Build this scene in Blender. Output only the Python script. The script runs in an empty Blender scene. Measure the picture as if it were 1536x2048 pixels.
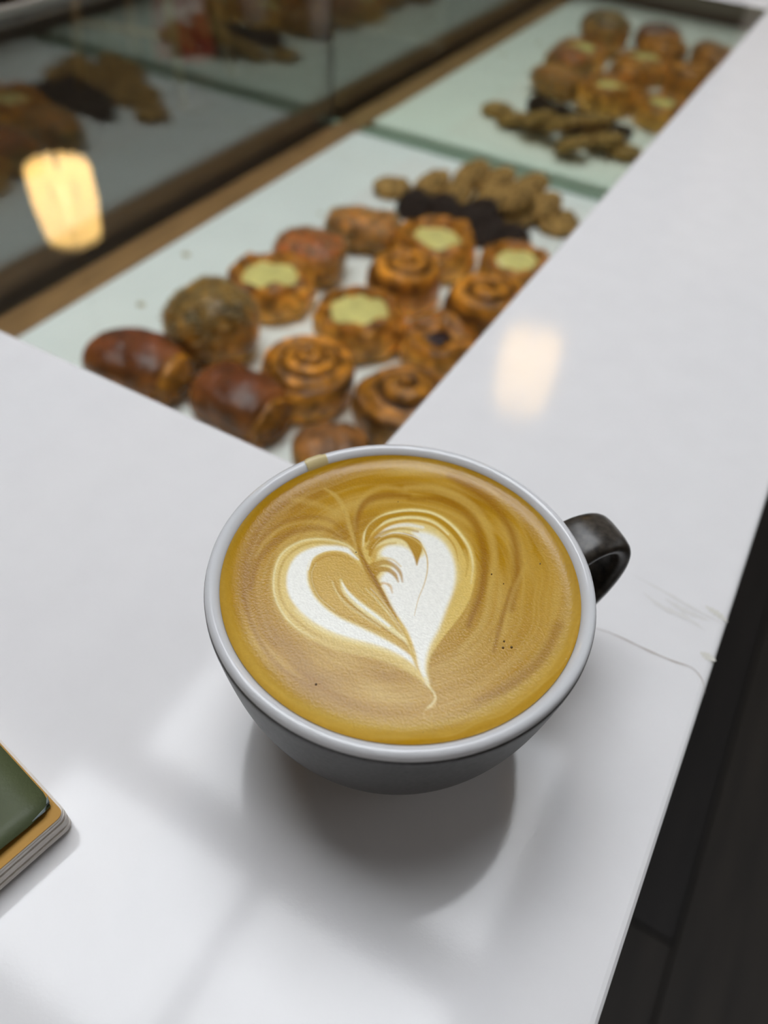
import bpy, bmesh, math, random
import numpy as np
from mathutils import Vector, Matrix, noise
random.seed(7); rng = np.random.default_rng(7)
SC = bpy.context.scene; COL = SC.collection

# ------------------------------------------------------------------ camera
FPX, YAW, PITCH, ROLL, CH = 1541.28, -.4648, .8193, .0772, .2044
def basis():
    f = np.array([math.sin(YAW)*math.cos(PITCH), math.cos(YAW)*math.cos(PITCH), -math.sin(PITCH)])
    r = np.array([math.cos(YAW), -math.sin(YAW), 0.]); u = np.cross(r, f)
    c, s = math.cos(ROLL), math.sin(ROLL)
    return c*r+s*u, -s*r+c*u, f
RV, UV, FV = basis(); CP = np.array([0, 0, CH])
def at(px, py, z=0.):
    d = FV + RV*(px-768)/FPX - UV*(py-1024)/FPX
    return CP + d*(z-CH)/d[2]
cam = bpy.data.cameras.new('camera'); co = bpy.data.objects.new('camera', cam); COL.objects.link(co)
M = Matrix(((RV[0], UV[0], -FV[0], 0), (RV[1], UV[1], -FV[1], 0), (RV[2], UV[2], -FV[2], CH), (0, 0, 0, 1)))
co.matrix_world = M
cam.sensor_fit = 'VERTICAL'; cam.sensor_height = 36; cam.sensor_width = 27; cam.lens = 36*FPX/2048
cam.clip_start = .01; cam.clip_end = 60
cam.dof.use_dof = True; cam.dof.focus_distance = .187; cam.dof.aperture_fstop = cam.lens/3.3
SC.camera = co
# ------------------------------------------------------------------ light
W = bpy.data.worlds.new('World'); SC.world = W; W.use_nodes = True
W.node_tree.nodes['Background'].inputs[0].default_value = (1.0, .87, .74, 1)
W.node_tree.nodes['Background'].inputs[1].default_value = .25
SKYLIGHT = 9.7; LAMP = 7.5
SC.view_settings.view_transform = 'Standard'; SC.view_settings.look = 'None'
SC.view_settings.gamma = 1; SC.view_settings.exposure = 0; SC.view_settings.use_curve_mapping = False

# ------------------------------------------------------------------ helpers
def lin(c):
    return tuple((x/255/12.92 if x/255 <= .04045 else ((x/255+.055)/1.055)**2.4) for x in c)
class NT:
    def __init__(s, name):
        s.m = bpy.data.materials.new(name); s.m.use_nodes = True; s.t = s.m.node_tree; s.t.nodes.clear()
        s.out = s.n('ShaderNodeOutputMaterial')
    def n(s, t, **k):
        o = s.t.nodes.new(t)
        for a, b in k.items():
            if hasattr(o, a): setattr(o, a, b)
            else: s.set(o, a.replace('_', ' '), b)
        return o
    def set(s, o, key, v):
        for i in o.inputs:
            if i.name.lower() == key.lower():
                i.default_value = (*v, 1) if isinstance(v, tuple) and len(v) == 3 and i.type == 'RGBA' else v; return
    def l(s, a, b, ai=0, bi=0):
        x = a.outputs[ai]; y = b.inputs[bi]; s.t.links.new(x, y)
def pmat(name, col=(.5, .5, .5), rough=.5, metal=0, nscale=0, var=.0, bump=0, bscale=200, attr=False, bdist=.0005, stretch=(1, 1, 1), ior=1.45, trans=0, emis=0, spec=.5, detail=4, sss=0):
    N = NT(name); b = N.n('ShaderNodeBsdfPrincipled')
    b.inputs['Base Color'].default_value = (*col, 1); b.inputs['Roughness'].default_value = rough; b.inputs['Metallic'].default_value = metal
    b.inputs['IOR'].default_value = ior; b.inputs['Specular IOR Level'].default_value = spec
    if emis: b.inputs['Emission Color'].default_value = (*col, 1); b.inputs['Emission Strength'].default_value = emis
    tc = N.n('ShaderNodeTexCoord'); mp = N.n('ShaderNodeMapping'); mp.inputs['Scale'].default_value = stretch; N.l(tc, mp, 3)
    src = None
    if attr: src = N.n('ShaderNodeAttribute', attribute_name='Col')
    if var or attr:
        no = N.n('ShaderNodeTexNoise'); no.inputs['Scale'].default_value = nscale or 20; no.inputs['Detail'].default_value = detail; N.l(mp, no)
        mr = N.n('ShaderNodeMapRange'); mr.inputs[1].default_value = .3; mr.inputs[2].default_value = .7; mr.inputs[3].default_value = 1-var; mr.inputs[4].default_value = 1+var; N.l(no, mr)
        mx = N.n('ShaderNodeVectorMath', operation='SCALE'); N.t.links.new(mr.outputs[0], mx.inputs['Scale'])
        if src: N.l(src, mx)
        else: mx.inputs[0].default_value = col
        N.l(mx, b, 0, 0)
    if bump:
        n2 = N.n('ShaderNodeTexNoise'); n2.inputs['Scale'].default_value = bscale; n2.inputs['Detail'].default_value = 3; N.l(mp, n2)
        bp = N.n('ShaderNodeBump'); bp.inputs['Strength'].default_value = bump; bp.inputs['Distance'].default_value = bdist
        N.t.links.new(n2.outputs[0], bp.inputs['Height']); N.t.links.new(bp.outputs[0], b.inputs['Normal'])
    N.l(b, N.out); return N.m
def glassmat(name, tint, rough=0., ior=1.5, extra=0):
    N = NT(name); t = N.n('ShaderNodeBsdfTransparent'); t.inputs[0].default_value = (*tint, 1)
    g = N.n('ShaderNodeBsdfGlossy'); g.inputs['Roughness'].default_value = rough
    lw = N.n('ShaderNodeLayerWeight'); mx = N.n('ShaderNodeMixShader')      # Schlick reflectance, the same from both sides of the pane
    pw_ = N.n('ShaderNodeMath', operation='POWER'); pw_.inputs[1].default_value = 5; N.l(lw, pw_, 1, 0)
    f0 = ((ior-1)/(ior+1))**2; fr = N.n('ShaderNodeMath', operation='MULTIPLY_ADD'); fr.inputs[1].default_value = 1-f0; fr.inputs[2].default_value = f0; N.l(pw_, fr)
    f = fr
    if extra:
        a = N.n('ShaderNodeMath', operation='ADD', use_clamp=True); a.inputs[1].default_value = extra; N.l(fr, a); f = a
    N.l(f, mx); N.l(t, mx, 0, 1); N.l(g, mx, 0, 2); N.l(mx, N.out); return N.m
def emat(name, col, st):
    N = NT(name); e = N.n('ShaderNodeEmission'); e.inputs[0].default_value = (*col, 1); e.inputs[1].default_value = st; N.l(e, N.out); return N.m

def mesh(name, V, F, mat, parent=None, smooth=True, cols=None):
    me = bpy.data.meshes.new(name); me.from_pydata([tuple(map(float, v)) for v in V], [], F)
    if mat: me.materials.append(mat)
    if smooth: me.polygons.foreach_set('use_smooth', [True]*len(me.polygons))
    if cols is not None:
        a = me.color_attributes.new('Col', 'FLOAT_COLOR', 'POINT')
        c = np.ones((len(V), 4), np.float32); c[:, :3] = cols; a.data.foreach_set('color', c.ravel())
    o = bpy.data.objects.new(name, me); COL.objects.link(o)
    if parent: o.parent = parent
    me.update(); return o
def empty(name, loc=(0, 0, 0), rz=0):
    o = bpy.data.objects.new(name, None); o.empty_display_size = .02; COL.objects.link(o); o.location = loc; o.rotation_euler = (0, 0, rz); return o
def tag(o, label, cat, group=None, kind=None):
    o['label'] = label
    if cat: o['category'] = cat
    if group: o['group'] = group
    if kind: o['kind'] = kind
    return o
def struct(o, label=None):
    o['kind'] = 'structure'
    if label: o['label'] = label
    return o
def box(name, lo, hi, mat, parent=None, bevel=0., seg=2):
    bm = bmesh.new(); bmesh.ops.create_cube(bm, size=1)
    for v in bm.verts:
        for i in range(3): v.co[i] = lo[i] if v.co[i] < 0 else hi[i]
    if bevel: bmesh.ops.bevel(bm, geom=bm.edges[:], offset=bevel, segments=seg, profile=.5, affect='EDGES')
    me = bpy.data.meshes.new(name); bm.to_mesh(me); bm.free(); me.materials.append(mat)
    o = bpy.data.objects.new(name, me); COL.objects.link(o)
    if parent: o.parent = parent
    return o
def prism(name, pts, z0, z1, mat, parent=None, bevel=0., seg=3):
    bm = bmesh.new(); vs = [bm.verts.new((x, y, z0)) for x, y in pts]; f = bm.faces.new(vs)
    r = bmesh.ops.extrude_face_region(bm, geom=[f])
    for v in r['geom']:
        if isinstance(v, bmesh.types.BMVert): v.co.z = z1
    bmesh.ops.recalc_face_normals(bm, faces=bm.faces[:])
    if bevel: bmesh.ops.bevel(bm, geom=bm.edges[:], offset=bevel, segments=seg, profile=.5, affect='EDGES')
    me = bpy.data.meshes.new(name); bm.to_mesh(me); bm.free(); me.materials.append(mat)
    o = bpy.data.objects.new(name, me); COL.objects.link(o)
    if parent: o.parent = parent
    return o
def spline(P, n):
    P = np.array(P, float); t = np.concatenate([[0], np.cumsum(np.linalg.norm(np.diff(P[:, :2], axis=0), axis=1)+1e-9)]); t /= t[-1]
    T = np.linspace(0, 1, n); m = np.gradient(P, t, axis=0)
    i = np.clip(np.searchsorted(t, T, 'right')-1, 0, len(P)-2); h = (t[i+1]-t[i])[:, None]; s = ((T-t[i])/(t[i+1]-t[i]))[:, None]
    return (2*s**3-3*s**2+1)*P[i]+(s**3-2*s**2+s)*h*m[i]+(-2*s**3+3*s**2)*P[i+1]+(s**3-s**2)*h*m[i+1]
def revolve(name, prof, n, mat, parent=None, fn=None, colfn=None, loc=(0, 0, 0)):
    V = []; cols = []
    for k, (r, z) in enumerate(prof):
        for j in range(n):
            th = 2*math.pi*j/n; p = (r*math.cos(th), r*math.sin(th), z)
            if fn: p = fn(p, th, k/(len(prof)-1))
            V.append((p[0]+loc[0], p[1]+loc[1], p[2]+loc[2]))
            if colfn: cols.append(colfn(p, th, k/(len(prof)-1)))
    F = [(k*n+j, k*n+(j+1) % n, (k+1)*n+(j+1) % n, (k+1)*n+j) for k in range(len(prof)-1) for j in range(n)]
    if prof[0][0] > 1e-6: F.append(tuple(range(n))[::-1])
    if prof[-1][0] > 1e-6: F.append(tuple((len(prof)-1)*n+j for j in range(n)))
    return mesh(name, V, F, mat, parent, True, np.array(cols) if colfn else None)
def tube(name, P, R, mat, parent=None, n=8):
    P = [Vector(p) for p in P]; V = []
    for i, p in enumerate(P):
        t = (P[min(i+1, len(P)-1)]-P[max(i-1, 0)]).normalized(); a = t.orthogonal().normalized(); b = t.cross(a)
        rr = R[i] if hasattr(R, '__len__') else R
        V += [p+(a*math.cos(2*math.pi*j/n)+b*math.sin(2*math.pi*j/n))*rr for j in range(n)]
    F = [(k*n+j, k*n+(j+1) % n, (k+1)*n+(j+1) % n, (k+1)*n+j) for k in range(len(P)-1) for j in range(n)]
    F += [tuple(range(n))[::-1], tuple((len(P)-1)*n+j for j in range(n))]
    return mesh(name, V, F, mat, parent)

# ------------------------------------------------------------------ materials
m_counter = pmat('white_solid_surface', (.77, .765, .775), .068, bump=.035, bscale=1100, bdist=.0003, nscale=60, var=.015, spec=.32)
m_wall = pmat('plaster', (.24, .19, .14), .8, nscale=3, var=.06)
m_ceil = pmat('ceiling_paint', (.45, .45, .45), .8, nscale=2, var=.03)
m_wood_edge = pmat('pine_edge', (.30, .165, .065), .4, nscale=12, var=.25, stretch=(8, 1, 8))
m_wood_dark = pmat('dark_wood_panel', (.07, .045, .025), .5, nscale=8, var=.3, stretch=(8, 1, 8))
m_tray = pmat('white_tray', (.89, .93, .90), .35, nscale=14, var=.025)
m_deck = pmat('shelf_deck', (.30, .33, .31), .4)
m_glass = glassmat('clear_glass', (.97, .985, .975), extra=.16); m_topglass = glassmat('top_glass', (.985, 1., .99))
m_gedge = pmat('glass_edge', (.38, .50, .40), .3)
N = NT('mirror_green'); g = N.n('ShaderNodeBsdfGlossy'); g.inputs[0].default_value = (.90, .96, .85, 1); g.inputs[1].default_value = .02; N.l(g, N.out); m_mirror = N.m
m_cup_out = pmat('dark_speckled_glaze', (.042, .040, .038), .38, nscale=900, var=.45, bump=.12, bscale=700, bdist=.0002)
m_cup_handle = pmat('dark_handle_glaze', (.036, .030, .024), .33, nscale=500, var=.7, bump=.12, bscale=700, bdist=.0002)
m_cup_in = pmat('white_inner_glaze', (.62, .63, .65), .07)
m_dark = pmat('black_glaze', (.004, .004, .004), .25)
m_milk = pmat('dried_milk_drip', (.60, .50, .26), .35)

# ------------------------------------------------------------------ setting: room
XA, XB, YC, YM, ZT = -.1041, .0349, .1751, .9882, -.2223    # opening edge, outer edge, near edge, mirror, tray height
XG, XE = -.630, -.5755
ZF = -.9; ZC = 1.72
fl = box('floor', (-5, -1.6, ZF-.05), (1.5, 6, ZF-.006), pmat('floor_base', (.012, .010, .009), .7)); struct(fl, 'dark wood plank floor')
planks = [pmat('floor_plank_%s' % n, c, .42, nscale=5, var=.3, stretch=(7, .8, 1), bump=.15, bscale=40) for n, c in
          (('grey', (.105, .085, .066)), ('brown', (.088, .068, .050)), ('dull', (.075, .061, .049)))]
pshade = [pmat('shaded_aisle_plank_%s' % n, c, .5, nscale=5, var=.35, stretch=(7, .8, 1), bump=.15, bscale=40) for n, c in
         (('umber', (.030, .024, .019)), ('deep', (.016, .013, .012)))]  # same planks, with the aisle's shade put into their colour
pw = .185; pmesh = {}
def plank(x0, y0, y1, mats, i):
    L = round(y1-y0, 2); key = (L, id(mats), i % len(mats))
    if key not in pmesh:
        o = box('plank', (0.0015, 0.0015, -.006), (pw-.0015, L-.0015, 0), mats[i % len(mats)], None, .0012, 1); pmesh[key] = o.data
    else:
        o = bpy.data.objects.new('plank', pmesh[key]); COL.objects.link(o)
    o.parent = fl; o.location = (x0, y0, ZF)
for k in range(17):
    x0 = -1.57-pw*k+pw*2; off = [(.0, .45, .9, .25)[k % 4]][0]
    if k == 2: off = .51
    y = .5-1.2+off
    for q in range(4): plank(x0, y+q*1.2, y+(q+1)*1.2, planks, k*2+q*5)
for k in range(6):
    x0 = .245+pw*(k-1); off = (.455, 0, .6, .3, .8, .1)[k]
    for q in range(4): plank(x0, off-1.2*2+q*1.2+1.2, off-1.2+q*1.2+1.2, pshade, k+q)

# ceiling with a skylight over the counter
cz0, cz1 = ZC, ZC+.08
px = (-.93, -.47, -.45, .055)     # pane columns
ce = empty('ceiling', (0, 0, ZC)); struct(ce, 'pale ceiling with a skylight')
def cslab(x0, x1, y0, y1): o = box('ceiling_panel', (x0, y0, 0), (x1, y1, .08), m_ceil, ce)
cslab(-4.2, -1.17, -1.6, 3.9); cslab(-1.17, .07, 1.17, 3.9); cslab(.07, 1.4, -1.6, 3.9); cslab(-1.17, .07, -1.6, -.03)
sk = empty('window_1', (0, 0, ZC)); struct(sk, 'skylight of bright panes in the ceiling')
m_frame = pmat('white_window_frame', (.30, .30, .30), .5)
m_pane = emat('sky_pane', (.93, .96, 1.0), SKYLIGHT)
for n, (x0, y0, x1, y1) in enumerate([(-1.17, 1.12, .07, 1.17), (-1.17, .425, .07, .535), (-1.17, -.03, .07, .0), (.05, .0, .07, 1.12), (-1.17, .0, -1.15, 1.12), (-.95, .52, -.93, 1.12), (-.475, .0, -.445, .435)]):
    box('window_bar', (x0, y0, -.015), (x1, y1, .08), m_frame, sk)
box('window_blind', (-1.15, .52, .03), (-.95, 1.12, .04), m_frame, sk)
for (x0, y0, x1, y1) in [(-.93, .535, .05, 1.12), (-.445, .0, .05, .425), (-1.05, .0, -.475, .425)]:
    box('pane', (x0, y0, .03), (x1, y1, .04), m_pane, sk)
struct(box('wall_left', (-4.3, -1.6, ZF), (-4.2, 4, ZC+.08), m_wall), 'dim plastered wall across the room')
struct(box('wall_back', (-4.3, 3.9, ZF), (-.5, 4, ZC+.08), m_wall), 'dim plastered wall at the back of the room')
struct(box('wall_front', (-4.3, -1.7, ZF), (1.5, -1.6, .1), m_wall), 'low wall under the street window')
wr = empty('wall_right', (1.4, 0, ZF)); struct(wr, 'plastered wall behind the service aisle')
for lo, hi in (((0, -1.6, 0), (.1, 4, 1.15)), ((0, -1.6, 2.5), (.1, 4, ZC+.08-ZF)), ((0, -1.6, 1.15), (.1, .3, 2.5)), ((0, 3.6, 1.15), (.1, 4, 2.5))): box('wall_section', lo, hi, m_wall, wr)
w2 = empty('side_fill_panel', (1.4, 0, ZF)); struct(w2, 'added glowing side panel over the service aisle')  # unseen glowing panel, added to brighten the right side of the counter
box('pane', (.06, .3, 1.15), (.07, 3.6, 2.5), emat('side_fill_glow', (.93, .96, 1.0), .75), w2)
for y_ in (.3, 1.38, 2.48, 3.56): box('window_bar', (.0, y_, 1.15), (.06, y_+.04, 2.5), m_frame, w2)

# ------------------------------------------------------------------ counter (one white L-shaped slab)
XL = -1.25; YN = -.55; CT = .03; YE = 2.3
ctop = empty('countertop', (0, 0, 0)); tag(ctop, 'white solid L-shaped countertop carrying the latte cup', 'countertop')
prism('slab', [(XL, YN), (XB, YN), (XB, YE), (XA, YE), (XA, YC), (XL, YC)], -CT, 0, m_counter, ctop, .0022, 3)
m_stain = pmat('coffee_stain', (.50, .46, .43), .3); m_smear = pmat('faint_smear', (.725, .715, .705), .1); m_smear2 = pmat('tan_smear', (.67, .66, .61), .15)
def ribbon(name, P, wd, mat, z=.00012, label=None):
    S = spline(P, 40); t = np.gradient(S, axis=0); t /= np.linalg.norm(t, axis=1)[:, None]; nn = np.stack([-t[:, 1], t[:, 0]], 1)
    w = wd*np.sin(np.linspace(.12, math.pi-.12, 40))[:, None]*(1+.25*np.sin(np.linspace(0, 31, 40)))[:, None]
    a = S+nn*w/2; b = S-nn*w/2; V = [(x, y, z) for x, y in a]+[(x, y, z) for x, y in b]
    o = mesh(name, V, [(i, i+1, 41+i, 40+i) for i in range(39)], mat, ctop); 
    if label: o['label'] = label
ribbon('stain_line', [at(*p)[:2] for p in ((1185, 1255), (1215, 1264), (1245, 1277), (1300, 1303), (1350, 1324), (1385, 1337), (1402, 1356), (1411, 1388))], .0006, m_stain, label='thin curved grey-brown stain line')
for P, w, mt in (([(1262, 1148), (1330, 1185), (1400, 1225), (1450, 1250)], .0011, m_smear), ([(1330, 1198), (1370, 1222), (1420, 1243)], .0022, m_smear),
                 ([(1285, 1185), (1320, 1212), (1380, 1240), (1410, 1262)], .002, m_smear), ([(1410, 1212), (1440, 1232), (1456, 1245)], .0024, m_smear2), ([(1400, 1305), (1418, 1315), (1432, 1322)], .0028, m_smear2)):
    ribbon('smear', [at(*p)[:2] for p in P], w, mt)

# ------------------------------------------------------------------ display case
case = empty('display_case', (-.37, .58, ZF)); tag(case, 'glass-topped pastry display case sunk between the white counters', 'display case')
def cb(name, lo, hi, mat, bev=0., label=None):
    o = box(name, [lo[0]+.37, lo[1]-.58, lo[2]-ZF], [hi[0]+.37, hi[1]-.58, hi[2]-ZF], mat, case, bev)
    if label: o['label'] = label
    return o
cb('shelf_deck', (XE, YC-.10, ZT-.032), (-.03, YM-.001, ZT-.012), m_deck)
cb('wood_edge', (-.6135, YC-.10, ZT-.032), (XE, YM-.001, ZT-.001), m_wood_edge, .002, 'warm brown wooden front edge of the shelf')
cb('front_glass', (XG-.003, YC+.0005, ZT-.04), (XG+.003, YM, -.007), m_glass, 0, 'clear vertical front pane')
cb('top_glass', (XG-.02, YC+.0005, -.0065), (XA-.0005, YM, -.0005), m_topglass, 0, 'clear flat glass top')
cb('glass_rim', (XG-.026, YC+.0005, -.0075), (XG-.0205, YM+.35, .0005), pmat('rim_metal', (.42, .40, .37), .3, metal=.4), .001, 'pale front rim of the glass top')
cb('mirror_panel', (XA-.0009, YM, ZT-.03), (-.031, YM+.006, -CT-.001), m_mirror)
cb('mirror_panel', (XG+.004, YM, ZT-.03), (XA-.001, YM+.006, -.001), m_mirror, 0, 'mirrored end panel with a green tint')
cb('mirror_panel_base', (XG+.004, YM-.006, ZT-.012), (-.03, YM-.0005, ZT-.004), m_gedge)
cb('corner_post', (XG-.001, YM-.001, ZT-.03), (XG+.0035, YM+.005, -.006), pmat('post_grey', (.08, .085, .075), .3), 0)
cb('near_panel', (XG-.003, YC-.115, ZT-.3), (-.03, YC-.101, -CT-.0005), m_wood_dark)
cb('inner_side_panel', (-.03, YC-.115, ZT-.3), (-.018, YM+.35, -CT-.0005), m_wood_dark)
cb('cabinet', (-.60, YC-.10, ZF), (-.05, YM+.33, ZT-.05), m_wood_dark, .004)
led = box('back_ledge', (XG-.02, YM+.007, -.03), (XA-.001, YE, -.0005), m_counter, None, .002); tag(led, 'white ledge behind the mirrored end of the pastry case', 'ledge')
body = empty('counter_cabinet', (0, -.2, ZF)); tag(body, 'dark cabinet under the white counter beside the aisle', 'cabinet')
box('side_panel', (-.017, -.30, 0), (.012, YE+.1, -ZF-CT-.001), m_wood_dark, body, .002)
box('front_panel', (-1.1, -.2, 0), (-.018, -.17, -ZF-CT-.001), m_wood_dark, body, .002)

# ------------------------------------------------------------------ tray
tr = empty('serving_tray', ((XE-.14)/2, .575, ZT)); tag(tr, 'long white tray holding the pastries inside the glass case', 'tray')
tx, ty = tr.location.x, tr.location.y
box('tray_base', (XE+.002-tx, .10-ty, -.0115), (-.045-tx, .966-ty, 0), m_tray, tr, .002, 2)
pl = box('paper_liner', (XE+.105-tx, .11-ty, .0001), (-.05-tx, .945-ty, .0006), pmat('parchment_paper', (.86, .87, .84), .6, nscale=9, var=.03), tr); pl['label'] = 'pale paper liner under the pastries'
ZP = ZT+.0008

# ------------------------------------------------------------------ pastries
m_pastry = pmat('baked_dough', rough=.36, attr=True, nscale=85, var=.75, bump=1., bscale=150, bdist=.0028)
m_custard = pmat('baked_custard', (.80, .70, .25), .28, nscale=60, var=.18, bump=.3, bscale=90, bdist=.002)
m_cookie = pmat('oat_cookie', (.39, .225, .07), .8, nscale=130, var=.8, spec=.2, bump=1, bscale=260, bdist=.002)
m_choc = pmat('chocolate_cookie', (.028, .016, .012), .75, nscale=150, var=.4, spec=.25, bump=.8, bscale=260, bdist=.0015)
m_berry = pmat('dark_berry_jam', (.022, .008, .014), .3, nscale=100, var=.4, bump=.6, bscale=120, bdist=.002)
m_seed = pmat('sesame_seed', (.42, .32, .16), .6)
BR = np.array(lin((206, 132, 34))); DK = np.array(lin((92, 40, 6))); LT = np.array(lin((244, 190, 92))); GZ = np.array(lin((122, 64, 36)))
def nz(x, y, z, s, o=0): return noise.noise(Vector((x*s+o, y*s+o*1.7, z*s-o)))
def danish(px_, py_, R, h, rz, label, seed, filling='custard', open_=0.62):
    P = at(px_, py_, ZP+h*.5); e = empty('danish_pastry', (P[0], P[1], ZP), rz); tag(e, label, 'pastry')
    prof = [(R*.80, 0), (R*.93, h*.12), (R*.99, h*.35), (R*.97, h*.62), (R*.88, h*.85), (R*.76, h*.97), (R*.64, h*.93), (R*open_*.86, h*.74), (R*.40, h*.60), (R*.2, h*.56), (.0001, h*.55)]
    prof = [tuple(q) for q in spline(np.array(prof), 34)]
    def fn(p, th, t):
        lob = 1+.02*math.cos(4*th+seed)+.09*nz(math.cos(th), math.sin(th), seed, 1.6, seed)
        w = 1+.10*nz(p[0], p[1], p[2], 60, seed)+.06*nz(p[0], p[1], p[2], 130, seed)
        zz = p[2]*(1+.22*nz(math.cos(th)*1.2, math.sin(th)*1.2, 0, 1.3, seed+5)*(p[2] > h*.3)) + .0012*math.sin(9*th+40*t+seed)*(t > .2)*(t < .8)
        return (p[0]*lob*w, p[1]*lob*w, max(zz, 0))
    def cf(p, th, t):
        k = .5+.9*nz(p[0], p[1], p[2], 45, seed+2); k = min(max(k, 0), 1)
        side = min(max((p[2]/h-.15)/.8, 0), 1); a = LT*(1-side)*1.0+BR*side*1.1
        if p[2] > h*.8 and t < .75: a = BR*(1-k*.7)+DK*k*.7
        return a*(.75+.5*k)
    revolve('dough', prof, 56, m_pastry, e, fn, cf)
    fr = R*(open_+.10)
    pf = [(fr*math.cos(a), h*.72+h*.12*math.sin(a)) for a in np.linspace(0, math.pi/2-.001, 10)]
    def ff(p, th, t): k = 1+.12*math.cos(4*th+seed)+.14*nz(math.cos(th), math.sin(th), 0, 2, seed+9); return (p[0]*k, p[1]*k, p[2]+.0035*nz(p[0], p[1], 0, 90, seed))
    f = revolve('filling', pf, 40, m_custard if filling == 'custard' else m_berry, e, ff)
    f['label'] = 'yellow custard filling' if filling == 'custard' else 'dark purple berry filling'
    return e
def roll(px_, py_, R, h, rz, label, seed, turns=3.2, flat=.8, dark=1.):
    P = at(px_, py_, ZP+h*.5); e = empty('spiral_roll', (P[0], P[1], ZP), rz); tag(e, label, 'pastry')
    prof = [(R*.86, 0), (R*.96, h*.12), (R*1., h*.4), (R*.97, h*.68), (R*.9, h*.82)]+[(R*.9*(1-i/26), h*(flat+(1-flat)*(1-(1-i/26)**2)**.8)) for i in range(1, 26)]+[(.0001, h)]
    def grv(th, r): ph = (r/R*turns-th/(2*math.pi)) % 1; return math.exp(-((ph-.5)/.17)**2)
    def fn(p, th, t):
        r = math.hypot(p[0], p[1]); k = 1+.05*nz(math.cos(th), math.sin(th), seed, 1.5, seed); z = p[2]
        if z > h*.75: z -= h*.11*grv(th, r)
        else: k *= 1+.03*math.sin(z/h*14+th)
        return (p[0]*k, p[1]*k, z+.0015*nz(p[0], p[1], z, 70, seed))
    def cf(p, th, t):
        r = math.hypot(p[0], p[1]); k = min(max(.5+.8*nz(p[0], p[1], p[2], 40, seed), 0), 1)
        if p[2] > h*.66: g_ = grv(th, r); return (BR*(1-g_)+DK*.45*g_)*(.8+.5*k)*dark
        return (LT*.7*(1-p[2]/h)+BR*.7)*(.7+.4*k)*(1-.45*math.exp(-((p[2]/h-.55)/.09)**2))*dark
    revolve('dough', prof, 72, m_pastry, e, fn, cf); return e
def croissant(a, b, wd, h, label, seed, top=None, glaze=False, seeds=False, ends=True, ridges=5, z0=0., pinch=.25):
    A = at(*a, ZP+h*.5); B = at(*b, ZP+h*.5); c = (A+B)/2; L = np.linalg.norm((B-A)[:2]); rz = math.atan2(B[1]-A[1], B[0]-A[0])
    e = empty('filled_croissant', (c[0], c[1], ZP+z0), rz); tag(e, label, 'pastry')
    ns, nt = 54, 44; V = []; cols = []; F = []
    for i in range(ns+1):
        s = -1+2*i/ns; k = max(1-abs(s)**7, 0.0)**.42*(1-pinch*s*s)
        k = max(k, .02); rd = 1+(.02 if glaze else .04)*math.cos(s*math.pi*ridges+seed)
        for j in range(nt):
            th = 2*math.pi*j/nt; cy_, cz_ = math.cos(th), math.sin(th)
            y = math.copysign(abs(cy_)**.8, cy_)*wd/2*k*rd; z = math.copysign(abs(cz_)**.85, cz_)*h/2*k*rd
            x = s*L/2; n_ = 1+.10*nz(x, y, z, 40, seed)+.05*nz(x, y, z, 110, seed)
            zz = z*n_ + h/2
            if zz < h*.12: zz = h*.12*(zz/(h*.12))*.3 if zz > 0 else 0
            V.append((x, y*n_, zz))
            u = min(max(zz/h, 0), 1); q = min(max(.5+.9*nz(x, y, z, 38, seed+3), 0), 1)
            base = LT*.6*(1-u)+BR*u if not glaze else (BR*.7*(1-u)+GZ*u)
            if top is not None and u > .6: base = base*(1-min((u-.6)*4, 1))+np.array(top)*min((u-.6)*4, 1)
            layer = 1-.35*max(math.cos(th*7+s*2), 0)*(u < .7)
            if abs(s) > .93: base = LT*.65*(1-.55*(math.sin(math.hypot(y, z)*1100) > .1))
            cols.append(base*(.72+.5*q)*layer)
    F = [(i*nt+j, (i+1)*nt+j, (i+1)*nt+(j+1) % nt, i*nt+(j+1) % nt) for i in range(ns) for j in range(nt)]
    F += [tuple(range(nt)), tuple(ns*nt+j for j in range(nt))[::-1]]
    mt = m_pastry_glaze if glaze else m_pastry
    mesh('dough', V, F, mt, e, True, np.array(cols))
    if seeds:
        SV = []; SF = []; r2 = random.Random(seed)
        for _ in range(900):
            v = V[r2.randrange(len(V))]
            if v[2] < h*.55: continue
            a_ = r2.uniform(0, 6.28); c_, s_ = math.cos(a_), math.sin(a_); l_, w_ = .0019, .0011; z = v[2]+.0004
            x_, y_ = v[0]+r2.uniform(-.002, .002), v[1]+r2.uniform(-.002, .002); n0 = len(SV)
            SV += [(x_+c_*l_, y_+s_*l_, z), (x_-s_*w_, y_+c_*w_, z), (x_-c_*l_, y_-s_*l_, z), (x_+s_*w_, y_-c_*w_, z), (x_, y_, z+.0012), (x_, y_, z-.0008)]
            for q in range(4): SF += [(n0+q, n0+(q+1) % 4, n0+4), (n0+(q+1) % 4, n0+q, n0+5)]
        so = mesh('seed_topping', SV, SF, m_seed, e, False); so['kind'] = 'stuff'
    return e
m_pastry_glaze = pmat('glazed_dough', rough=.27, attr=True, nscale=60, var=.5, bump=1., bscale=110, bdist=.003)
def curl(px_, py_, R, wd, rz, label, seed, parent=None, z=.02):
    pass
c1 = croissant((186, 700), (362, 752), .066, .046, 'glossy dark brown croissant at the left end of the tray by the counter edge', 3, glaze=True, ridges=3)
c13 = croissant((404, 764), (552, 836), .066, .046, 'glossy reddish brown croissant half hidden behind the near counter edge', 11, glaze=True, ridges=3)
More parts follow.
